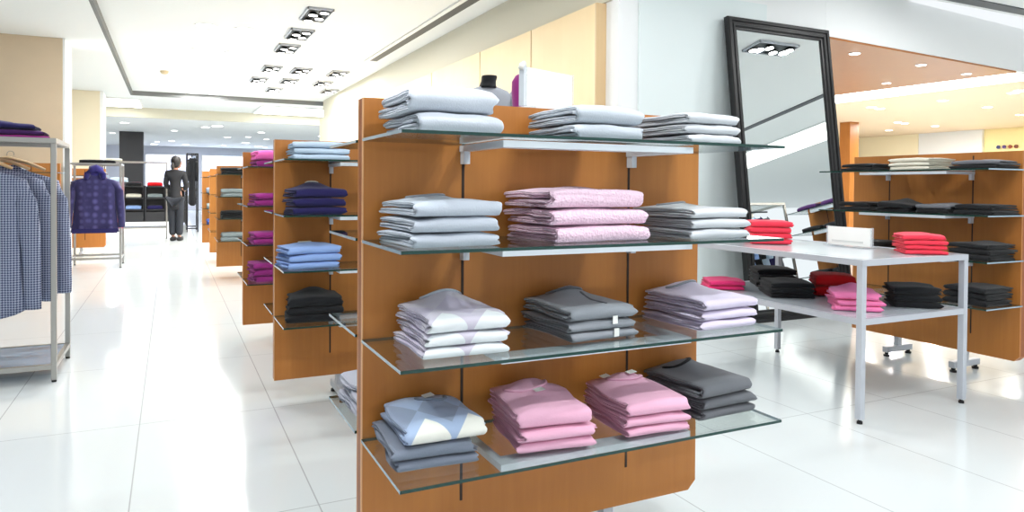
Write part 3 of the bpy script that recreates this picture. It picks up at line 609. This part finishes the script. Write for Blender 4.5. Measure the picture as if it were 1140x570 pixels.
# ------------------------------------------------------------------ mirror
mw, mh = 1.27, 2.70; lean = math.atan2(0.33, 2.70)
mr = thing('leaning_mirror', 'tall floor mirror in a wide black moulded frame leaning on the white wall', 'mirror', (5.075, 4.47, 0.0))
mr.rotation_euler = (-lean, 0, 0)
def frame_mb(w, h, steps):
    mb = MB(); rings = []
    for inset, y in steps:
        rings.append([(-w/2+inset, y, inset), (w/2-inset, y, inset), (w/2-inset, y, h-inset), (-w/2+inset, y, h-inset)])
    b = len(mb.v)
    for r in rings: mb.v += r
    for i in range(len(rings)-1):
        for k in range(4): k2 = (k+1) % 4; mb.quad(b+4*i+k, b+4*i+k2, b+4*(i+1)+k2, b+4*(i+1)+k)
    n = len(rings)-1
    for k in range(4): k2 = (k+1) % 4; mb.quad(b+4*n+k, b+4*n+k2, b+k2, b+k)
    return mb
frame_mb(mw, mh, [(0, 0.06), (0, 0.01), (0.008, 0.0), (0.035, 0.0), (0.04, 0.012), (0.055, 0.012), (0.06, 0.004), (0.078, 0.004), (0.09, 0.02), (0.105, 0.022), (0.108, 0.034), (0.108, 0.06)]).obj('mirror_frame', BLACKFRAME, mr)
B(-mw/2+0.1, mw/2-0.1, 0.036, 0.042, 0.1, mh-0.1).obj('mirror_glass', MIRROR, mr)
B(-mw/2+0.05, mw/2-0.05, 0.0605, 0.068, 0.05, mh-0.05).obj('backing_board', BLACKWALL, mr)

# ------------------------------------------------------------------ clothes rails
def rack(x0, x1, y0, y1, h, label, top=True, railx=None, low=0.075, lower_glass=True, q=0.014, frame_m=STEEL):
    t = thing('clothes_rack', label, 'clothes rack', ((x0+x1)/2, (y0+y1)/2, 0)); a, b = (x1-x0)/2, (y1-y0)/2
    for sx in (-1, 1):
        for sy in (-1, 1):
            cx, cy = sx*(a-q), sy*(b-q)
            l = MB().box(cx-q, cx+q, cy-q, cy+q, 0.012, h-0.03, bev=0.002).obj('post', frame_m, t)
            MB().lathe([(0.013, 0), (0.013, 0.012)], (cx, cy, 0), 10).obj('foot_pad', BLACKRUB, l)
    for nm, z in (('top_frame', h), ('bottom_frame', low+0.028)):
        e = 0.0 if nm == 'top_frame' else 0.0012; MB().box(-a+e, a-e, -b+e, -b+0.028, z-0.028, z).box(-a+e, a-e, b-0.028, b-e, z-0.028, z).box(-a+e, -a+0.028, -b+0.028, b-0.028, z-0.028, z).box(a-0.028, a-e, -b+0.028, b-0.028, z-0.028, z).obj(nm, frame_m, t)
    if top: B(-a+0.029, a-0.029, -b+0.029, b-0.029, h-0.012, h-0.003).obj('top_shelf', GLASS, t)
    if lower_glass: B(-a+0.029, a-0.029, -b+0.029, b-0.029, low+0.014, low+0.024).obj('bottom_shelf', mat('smoked_blue_glass', (150, 172, 192), 0.1, spec=0.8), t)
    if railx is not None:
        rx = railx-(x0+x1)/2
        MB().tube([(rx, -b+0.028, h-0.06), (rx, b-0.028, h-0.06)], 0.011, 10).box(rx-0.01, rx+0.01, -b+0.005, -b+0.027, h-0.07, h-0.029).box(rx-0.01, rx+0.01, b-0.027, b-0.005, h-0.07, h-0.029).obj('hanging_rail', SLOTDARK, t)
    return t
rack(-2.05, -0.59, 4.805, 5.445, 1.41, 'steel clothes rack with patterned shirts at the left edge', railx=-1.06)
def garment(x, y, ztop, L, wid, m, name, label, cat, group, seed, hood=False, dep=0.055, sl=0.60, collar_m=None, rz=0.0):
    """hanging top seen from the front; ztop is collar height"""
    t = thing(name, label, cat, (x, y, ztop), rz, group); rd = random.Random(seed)
    prof = [(0.0, 0.055, 0.035), (-0.02, 0.075, 0.045), (-0.045, 0.13, 0.05), (-0.075, wid*0.86, 0.055), (-0.13, wid*0.93, 0.062), (-0.25, wid*0.88, 0.07), (-0.45, wid*0.90, 0.072), (-0.65*L/0.8, wid*0.95, 0.07), (-L*0.93, wid*1.0, 0.068), (-L, wid*1.02, 0.066)]
    rings = []; n = 36
    for z, a, b in prof:
        r = []
        for k in range(n):
            th = 2*PI*k/n; cx, sy = math.cos(th), math.sin(th); e = 0.7
            X = a*math.copysign(abs(cx)**e, cx); Y = b*math.copysign(abs(sy)**e, sy)
            f = min(1, -z/0.3); Y += 0.016*f*math.sin(X*40+seed+z*1.5)+0.007*f*math.sin(X*88+z*9)
            Z = z
            if dep < 0.04: Y *= 0.8
            if z < -L*0.9: Z = z+0.05*(abs(X)/wid)**3*(1 if not hood else 0.2)-0.0
            r.append((X, Y*dep/0.055*0.9, Z))
        rings.append(r)
    MB().rings(rings).obj('body', m, t, True)
    for s in (-1, 1):
        cl = [(s*wid*0.62, 0, -0.085), (s*wid*0.86, 0.0, -0.125), (s*wid*0.98, 0.004, -0.22), (s*wid*1.05, -0.006, -0.36), (s*wid*1.10, -0.01, -0.5), (s*wid*1.13, -0.012, -sl), (s*wid*1.13, -0.012, -sl-0.05)]
        rs_ = [0.030, 0.056, 0.06, 0.056, 0.05, 0.044, 0.042]
        mb = MB().tube(cl, rs_, 14, flat=1.0); fl = 0.78 if dep > 0.04 else 0.55; mb.v = [(a, b*fl+0.006*math.sin(c*38+seed+a*20), c) for a, b, c in mb.v]
        mb.obj('sleeve', m, t, True)
    cm = collar_m or m
    if not hood:
        for s in (-1, 1):
            mb = MB(); mb.v = [(0.0, -0.045, -0.055), (s*0.05, -0.048, -0.075), (s*0.075, -0.03, -0.01), (s*0.05, -0.015, 0.022), (s*0.045, -0.03, 0.02), (0.0, -0.040, -0.05)]
            mb.v += [(a, b+0.004, c) for a, b, c in mb.v]
            o6 = (0, 1, 2, 3, 4, 5); mb.quad(*o6); mb.quad(*[i+6 for i in o6[::-1]])
            for i in range(6): k = (i+1) % 6; mb.quad(k, i, i+6, k+6)
            mb.v = [(a, b*(1 if dep > 0.04 else 0.75), c) for a, b, c in mb.v]; mb.obj('collar', cm, t)
        yp = 0.083 if dep > 0.04 else 0.036; MB().box(-0.014, 0.014, -yp, -yp+0.006, -L+0.08, -0.07).obj('placket', cm, t)
    else:
        mb = MB().tube([(-0.10, -0.03, -0.06), (-0.085, -0.035, 0.01), (-0.04, -0.02, 0.07), (0.01, -0.01, 0.085), (0.06, -0.02, 0.06), (0.09, -0.035, 0.0), (0.10, -0.03, -0.06)], [0.03, 0.042, 0.05, 0.052, 0.05, 0.042, 0.03], 12)
        mb.lathe([(0.02, -0.04), (0.08, -0.03), (0.09, 0.03), (0.06, 0.075), (0.02, 0.09)], (0, 0.015, -0.01), 16, sy=0.6)
        mb.obj('hood', knit('navy_hood_jersey', (48, 44, 108)), t, True)
        MB().box(-wid*0.95, wid*0.95, -0.078, -0.074, -L-0.0, -L+0.06).obj('hem_rib', K['navy'], t)
    return t
def hanger(x, y, z, rz, label, m=WOODH, group=None, hook=0.05, arms=0.2):
    t = thing('coat_hanger', label, 'hanger', (x, y, z), rz, group)
    MB().tube([(-arms, 0, -0.07), (-arms*0.5, 0, -0.025), (0, 0, 0), (arms*0.5, 0, -0.025), (arms, 0, -0.07)], [0.008, 0.012, 0.014, 0.012, 0.008], 8).obj('shoulder_bar', m, t, True)
    pts = [(0, 0, 0.01), (0, 0, hook)]+[(0.018-0.018*math.cos(a), 0, hook+0.018*math.sin(a)) for a in [PI*k/6 for k in range(1, 8)]]
    MB().tube(pts, 0.0022, 6).obj('hook', STEEL, t, True)
    return t
for i, y in enumerate((4.93, 5.12, 5.31)):
    w = ['frontmost', 'second', 'rearmost'][i]
    garment(-1.02+0.055*i, y, 1.262, 0.90-0.03*i, 0.265, SHIRTM, 'hanging_shirt', 'blue houndstooth shirt hanging %s on the steel rack at the left' % w, 'shirt', 'patterned shirts on the left rack', 3+i*7, sl=0.80-0.02*i, dep=0.041)
    hanger(-1.02+0.055*i, y, 1.305, 0, 'wooden hanger carrying the %s houndstooth shirt' % w, group='hangers on the left rack', hook=0.026)
# dark clothes lying on top of the left rack
gl = 'dark clothes laid on top of the left rack'
stack((-0.95, 5.10, 1.4105), 0.06, 0.60, 0.36, [('magenta', 0.022, 'sweater|magenta'), ('purple', 0.034, 'sweater|dark purple', -0.03, 0, 0, -0.1), ('navy', 0.05, 'sweater|navy', -0.07, 0, 0, -0.3, 0.03)], 'on top of the shirt rack at the left', group=gl)
# second rack with hooded jumper
rack(-1.22, -0.595, 11.0, 11.62, 1.43, 'steel clothes rack with the navy hooded jumper, behind the first rack', railx=-0.9, lower_glass=False, low=0.12)
garment(-0.90, 10.93, 1.27, 0.78, 0.275, HOODM, 'hooded_jumper', 'navy hooded jumper with rosette pattern hanging on the second rack', 'jumper', None, 5, hood=True, dep=0.05, sl=0.66)
hanger(-0.90, 11.05, 1.345, 0, 'hanger carrying the navy hooded jumper', m=STEEL, hook=0.02, arms=0.14)
garment(-0.86, 11.25, 1.24, 0.70, 0.20, K['hot'], 'hanging_jumper', 'pink jumper hanging behind the navy hooded jumper', 'jumper', None, 9, hood=False, dep=0.04, sl=0.66)
stack((-0.90, 11.3, 1.4305), 0, 0.42, 0.3, [('black', 0.05, 'sweater|black')], 'on top of the rack with the hooded jumper', lo=True)
# third rack further back with glass shelves
r3 = rack(-1.25, -0.05, 16.6, 17.1, 1.62, 'long steel rack with glass shelves before the black shelving', lower_glass=True, low=0.22)
B(-0.56, 0.56, -0.22, 0.22, 1.18, 1.19).obj('middle_shelf', [GLASS], r3)
stack((-1.05, 16.85, 1.6205), 0, 0.3, 0.3, [('cream', 0.06, 'box bag|white'.replace('box bag', 'towel'))], 'on top of the rack before the black column', lo=True)
stack((-0.95, 16.85, 1.1905), 0, 0.3, 0.3, [('paleblue', 0.1, 'shirt|pale blue')], 'on the glass shelf before the black column', lo=True)
# white low platform
pb, pl = Bo(-1.6, 0.15, 18.9, 19.9, 0, 0.2); tag(pb.obj('display_platform', WHITE, None, False, pl), 'low white platform in front of the black shelving', 'platform')
# black shelving units
def dark_unit(x, y, lab):
    t = thing('dark_shelf_unit', lab, 'shelf unit', (x, y, 0), 0, 'black shelving at the back')
    for sx in (-0.26, 0.26): B(sx-0.02, sx+0.02, -0.2, 0.2, 0, 1.1).obj('side_panel', BLACKWALL, t)
    for z in (0.05, 0.40, 0.73, 1.06): B(-0.238, 0.238, -0.2, 0.2, z, z+0.03).obj('shelf', BLACKWALL, t)
    B(-0.238, 0.238, 0.201, 0.215, 0.081, 1.059).obj('back_panel', BLACKWALL, t)
    B(-0.238, 0.238, -0.19, -0.17, 0.081, 0.36).obj('drawer_front', BLACKWALL, t)
    return t
for i, x in enumerate((-0.92, -0.385, 0.15)):
    dark_unit(x, 22.6, 'black shelf unit at the back, %s' % ['below the charcoal column', 'left of the standing person', 'behind the standing person'][i])
its = [(-0.92, 1.0905, 'black', 'jumper', 'black'), (-0.385, 1.0905, 'red', 'jumper', 'red'), (-0.92, 0.7605, 'cream', 'jumper', 'cream'), (-0.385, 0.7605, 'greygreen', 'jumper', 'grey'), (-0.92, 0.4305, 'sky', 'jumper', 'light blue'), (-0.385, 0.4305, 'navy', 'jumper', 'navy')]
for x, z, mk, kd, ds in its:
    stack((x, 22.55, z), 0, 0.38, 0.28, [(mk, 0.12, kd+'|'+ds)], 'on the black shelving at the back, %s' % ('under the column' if x < -0.6 else 'beside the person'), lo=True, group='clothes on the black shelving')
# rack with long dark coats right of the person
r4 = rack(0.36, 0.62, 18.6, 19.6, 1.9, 'tall dark rack of black garments right of the standing person', lower_glass=False, railx=0.49, q=0.014, frame_m=BLACKFRAME)
for i in range(5): garment(0.49, 18.75+i*0.16, 1.78, 1.15-(i % 2)*0.3, 0.08, K['black'], 'hanging_coat', 'dark coat on the tall rack, %s from the front' % ordn[i], 'coat', 'dark coats on the tall rack', i*3, dep=0.05, sl=0.5)
# glowing back wall panels
for i, (x0, x1) in enumerate(((-1.0, 0.9), (1.3, 3.4), (3.8, 6.2))):
    m_, l_ = Bo(x0, x1, 35.2, 35.45, 0.6, 2.5); r_ = thing('wall_light_box', 'softly glowing white wall panel at the back, %s' % ['behind the person', 'right of the person', 'above the gondola row'][i], 'light box', l_)
    m_.obj('housing', WHITE, r_); B(-(x1-x0)/2+0.05, (x1-x0)/2-0.05, -0.135, -0.126, 0.05, 1.85).obj('diffuser', emit('box_glow', (222, 234, 255), 2.6) if i else emit('box_glow_lilac', (214, 218, 246), 1.5), r_)

# left background: folded whites on the gondola behind the shirts
for k, (x, mk, nn) in enumerate(((-1.95, 'cream', 'cream'), (-1.62, 'palegrey', 'pale grey'))):
    stack((x, 9.70, E1), 0, 0.28, 0.26, [(mk, 0.06, 'towel|'+nn)], 'on the top shelf of the gondola behind the shirts', lo=True, group='whites behind the shirts')

# ------------------------------------------------------------------ dress forms and sign behind the nearest gondola
def dress_form(x, y, h, rz, m_top, m_neck, label, neck=True):
    t = thing('dress_form', label, 'mannequin', (x, y, 0), rz)
    MB().lathe([(0.15, 0), (0.15, 0.012), (0.03, 0.02), (0.014, 0.03), (0.014, h-0.68)], n=24).obj('stand', STEEL, t, True)
    z0 = h-0.68
    prof = [(0.0, 0.11, 0.09), (0.03, 0.155, 0.11), (0.12, 0.165, 0.115), (0.25, 0.125, 0.09), (0.38, 0.15, 0.11), (0.48, 0.165, 0.11), (0.54, 0.17, 0.085), (0.575, 0.14, 0.07), (0.60, 0.075, 0.055)]
    rings = []
    for z, a, b in prof:
        rings.append([(a*math.cos(2*PI*k/28), b*math.sin(2*PI*k/28), z0+z) for k in range(28)])
    MB().rings(rings).obj('torso', m_top, t, True)
    if neck: MB().rings([[(a*math.cos(2*PI*k/20)+dx, a*math.sin(2*PI*k/20), z0+z) for k in range(20)] for z, a, dx in ((0.59, 0.075, 0), (0.61, 0.058, 0), (0.64, 0.052, 0.004), (0.67, 0.055, 0.010), (0.68, 0.052, 0.011))]).obj('neck', m_neck, t, True)
    if not neck: t.scale = (0.72, 1, 1)
    for s in ((-1, 1) if neck else ()):
        MB().tube([(s*0.145, 0, z0+0.545), (s*0.185, 0, z0+0.52), (s*0.20, 0, z0+0.42), (s*0.205, 0, z0+0.30)], [0.04, 0.05, 0.046, 0.04], 12).obj('sleeve', K['midgrey'] if m_top is not K['magenta'] else m_top, t, True)
    return t
dress_form(1.99, 4.5, 1.92, R(-18), K['midgrey'], K['black'], 'headless dress form in a grey top with black neck, behind the nearest gondola')
dress_form(1.82, 3.50, 1.87, 0, K['magenta'], K['magenta'], 'neckless dress form in a magenta top partly behind the white sign', neck=False)
pl_ = thing('display_plinth', 'white display plinth behind the nearest gondola carrying the white sign', 'plinth', (1.62, 3.02, 0), R(20))
B(-0.22, 0.22, -0.16, 0.16, 0, 1.5, bev=0.004).obj('plinth_body', WHITE, pl_); B(-0.225, 0.225, -0.165, 0.165, 1.5005, 1.515, bev=0.003).obj('plinth_top', WHITE, pl_)
stack((1.66, 3.105, 1.5155), R(20), 0.30, 0.1, [('mpink', 0.022, 'scarf|bright pink')], 'lying at the foot of the white sign', lo=True)
s2 = sign(1.625, 2.955, 1.5155, R(21), 0.34, 0.185, 'large blank white sign standing above the nearest gondola, with a side post')
B(-0.195, -0.178, -0.015, 0.015, 0.006, 0.20).obj('side_post', WHITEMETAL, s2)
MB().tube([(-0.187, -0.01, 0.198), (-0.205, -0.012, 0.19), (-0.215, -0.012, 0.17)], 0.012, 8).obj('clip', CARD, s2, True)

# ------------------------------------------------------------------ things behind the viewer that the mirror shows
rk = rack(6.05, 7.1, 2.1, 2.7, 1.45, 'steel rack of shirts seen reflected in the mirror', railx=None, lower_glass=False)
MB().tube([(-0.5, 0, 1.39), (0.5, 0, 1.39)], 0.011, 8).obj('hanging_rail', SLOTDARK, rk)
mc = [('paleblue', 'pale blue'), ('cream', 'cream'), ('navy', 'navy'), ('sky', 'sky blue'), ('black', 'black'), ('paleblue', 'pale blue'), ('navy', 'navy'), ('dgrey', 'charcoal')]
for i, (mk, nn) in enumerate(mc):
    garment(6.16+i*0.12, 2.40, 1.30, 0.72, 0.2, K[mk], 'hanging_shirt', '%s shirt on the rack reflected in the mirror, %s from the left' % (nn, ordn[i]), 'shirt', 'shirts reflected in the mirror', i, dep=0.025, sl=0.5, rz=PI/2)
for k, (z, mk, nn) in enumerate(((E1, 'purple', 'purple'), (E2, 'black', 'black'), (E3, 'navy', 'navy'), (E4, 'black', 'black'))):
    for j_, yy in enumerate((3.75, 3.4, 3.05)):
        stack((7.19, yy, z), -PI/2, 0.28, 0.27, [(mk, 0.07, 'sweater|'+nn)], 'on the reflected gondola, %s shelf, %s' % (('top', 'second', 'third', 'bottom')[k], ('mirror end', 'middle', 'far end')[j_]), lo=True, group='clothes reflected in the mirror')

# ------------------------------------------------------------------ hall on the right: column, bottles
struct('column_6', B(15.3, 15.62, 12.2, 12.5, 0, 2.839), WOOD, 'narrow orange column in the right hall')
for i, (rgb, nn) in enumerate((((60, 70, 120), 'blue'), ((70, 50, 110), 'purple'), ((150, 70, 40), 'orange'), ((110, 50, 30), 'brown'))):
    t = thing('round_wall_disc', 'small dark %s round disc high on the yellow wall' % nn, 'wall decoration', (20.36, 11.55-0.15*i, 2.33))
    mb = MB().lathe([(0.05, 0), (0.05, 0.02), (0.04, 0.03)], n=16); mb.v = [(-c, b, a) for a, b, c in mb.v]; mb.obj('disc', mat('disc_'+nn, rgb, 0.5), t)

# ------------------------------------------------------------------ person
def skin_obj(name, verts, edges, radii, m, parent, root=0, sub=2):
    me = bpy.data.meshes.new(name); me.from_pydata(verts, edges, []); me.materials.append(m)
    o = bpy.data.objects.new(name, me); C.objects.link(o); o.parent = parent
    md = o.modifiers.new('Skin', 'SKIN'); 
    if not me.skin_vertices: me.skin_vertices.new()
    for i, r_ in enumerate(radii):
        me.skin_vertices[0].data[i].radius = r_ if isinstance(r_, tuple) else (r_, r_)
    me.skin_vertices[0].data[root].use_root = True
    md.use_smooth_shade = True
    s_ = o.modifiers.new('Sub', 'SUBSURF'); s_.levels = sub; s_.render_levels = sub
    return o
pr = thing('person', 'person in dark clothes with tied dark hair standing in the aisle, seen from behind', 'person', (0.10, 15.88, 0), R(-12))
# body: continuous figure; faces +y (away), head turned to the right
V = [(0, 0, 0.90), (0, 0.01, 1.05), (0, 0.0, 1.22), (0, 0.0, 1.36), (0, 0.01, 1.44), (0, 0.02, 1.50), (0.01, 0.03, 1.56), (0.02, 0.03, 1.63),
     (0.16, 0, 1.36), (0.22, 0.02, 1.12), (0.15, 0.22, 1.03), (0.10, 0.30, 1.05),
     (-0.16, 0, 1.36), (-0.21, 0.04, 1.12), (-0.10, 0.22, 1.06), (-0.03, 0.29, 1.07),
     (0.08, 0, 0.86), (0.085, 0.02, 0.48), (0.08, -0.02, 0.09), (0.09, 0.12, 0.04),
     (-0.08, 0, 0.86), (-0.07, 0.03, 0.48), (-0.05, 0.0, 0.09), (-0.055, 0.14, 0.04)]
Ed = [(0, 1), (1, 2), (2, 3), (3, 4), (4, 5), (5, 6), (6, 7), (3, 8), (8, 9), (9, 10), (10, 11), (3, 12), (12, 13), (13, 14), (14, 15), (0, 16), (16, 17), (17, 18), (18, 19), (0, 20), (20, 21), (21, 22), (22, 23)]
Ra = [(0.13, 0.10), (0.11, 0.085), (0.13, 0.095), (0.11, 0.08), 0.05, 0.05, (0.075, 0.09), (0.07, 0.08), 0.055, 0.042, 0.034, 0.022, 0.055, 0.042, 0.034, 0.022, 0.085, 0.055, 0.038, 0.03, 0.085, 0.055, 0.038, 0.03]
pr.scale = (0.9, 1, 1)
skin_obj('body', V, Ed, Ra, SKIN, pr)
for s, hx_ in ((1, 0.10), (-1, -0.03)):   # hands: palm and five fingers
    hy_, hz_ = (0.30, 1.05) if s > 0 else (0.29, 1.07)
    hv = [(hx_, hy_, hz_), (hx_-s*0.01, hy_+0.05, hz_)]; he = [(0, 1)]; hr = [0.02, 0.024]
    for k in range(4):
        a = (k-1.5)*0.016; b0 = len(hv); Lf = (0.05, 0.06, 0.055, 0.042)[k]
        hv += [(hx_+a, hy_+0.075, hz_+0.002), (hx_+a*1.2, hy_+0.075+Lf*0.6, hz_-0.01), (hx_+a*1.2, hy_+0.075+Lf*0.8, hz_-0.03)]; he += [(1, b0), (b0, b0+1), (b0+1, b0+2)]; hr += [0.009, 0.008, 0.007]
    b0 = len(hv); hv += [(hx_-s*0.03, hy_+0.04, hz_+0.005), (hx_-s*0.045, hy_+0.07, hz_)]; he += [(0, b0), (b0, b0+1)]; hr += [0.01, 0.008]
    skin_obj('hand', hv, he, hr, SKIN, pr, sub=1)
DARK = mat('black_wool_suit', (27, 28, 32), 0.85, bump=('noise', 60, 0.3)); DARKT = mat('dark_denim', (34, 38, 46), 0.85, bump=('noise', 80, 0.3))
JV = [(0, 0, 0.60), (0, 0, 0.92), (0, 0.01, 1.08), (0, 0.0, 1.24), (0, 0.0, 1.37), (0, 0.01, 1.44), (0.165, 0, 1.37), (0.225, 0.02, 1.12), (0.155, 0.20, 1.04), (-0.165, 0, 1.37), (-0.215, 0.04, 1.12), (-0.11, 0.20, 1.06)]
JE = [(0, 1), (1, 2), (2, 3), (3, 4), (4, 5), (4, 6), (6, 7), (7, 8), (4, 9), (9, 10), (10, 11)]
skin_obj('jacket', JV, JE, [(0.16, 0.13), (0.155, 0.125), (0.125, 0.11), (0.145, 0.12), (0.13, 0.1), 0.066, 0.075, 0.062, 0.05, 0.075, 0.062, 0.05], DARK, pr, root=2)
TV = [(0, 0, 0.88), (0.085, 0, 0.82), (0.09, 0.02, 0.46), (0.085, -0.02, 0.10), (-0.085, 0, 0.82), (-0.072, 0.03, 0.46), (-0.052, 0.0, 0.10)]
skin_obj('trousers', TV, [(0, 1), (1, 2), (2, 3), (0, 4), (4, 5), (5, 6)], [(0.15, 0.12), 0.108, 0.082, 0.085, 0.108, 0.082, 0.085], DARKT, pr)
for hx_ in (0.088, -0.054):
    sh = MB().box(hx_-0.045, hx_+0.045, -0.09, 0.19, 0.0, 0.08, bev=0.02); sh.obj('shoe', BLACKRUB, pr, True)
hb = MB().lathe([(0.03, -0.13), (0.075, -0.09), (0.105, -0.02), (0.108, 0.03), (0.09, 0.08), (0.05, 0.115), (0.01, 0.125)], (0.01, 0.0, 1.61), 20, sy=1.05)
hb.lathe([(0.01, -0.09), (0.035, -0.06), (0.045, 0.0), (0.03, 0.05), (0.01, 0.07)], (-0.03, -0.12, 1.52), 12)
hb.obj('hair', HAIR, pr, True)
fc = MB().lathe([(0.01, -0.11), (0.05, -0.10), (0.078, -0.04), (0.082, 0.02), (0.07, 0.06), (0.02, 0.08)], (0.035, 0.05, 1.58), 18)
fc.tube([(0.10, 0.10, 1.60), (0.12, 0.115, 1.575), (0.108, 0.10, 1.565)], [0.006, 0.011, 0.008], 8)
fc.obj('face', SKIN, pr, True)
MB().tube([(0.075, 0.122, 1.535), (0.095, 0.112, 1.533), (0.108, 0.095, 1.535)], 0.006, 6).obj('mouth', mat('lip', (150, 80, 76), 0.6), pr)
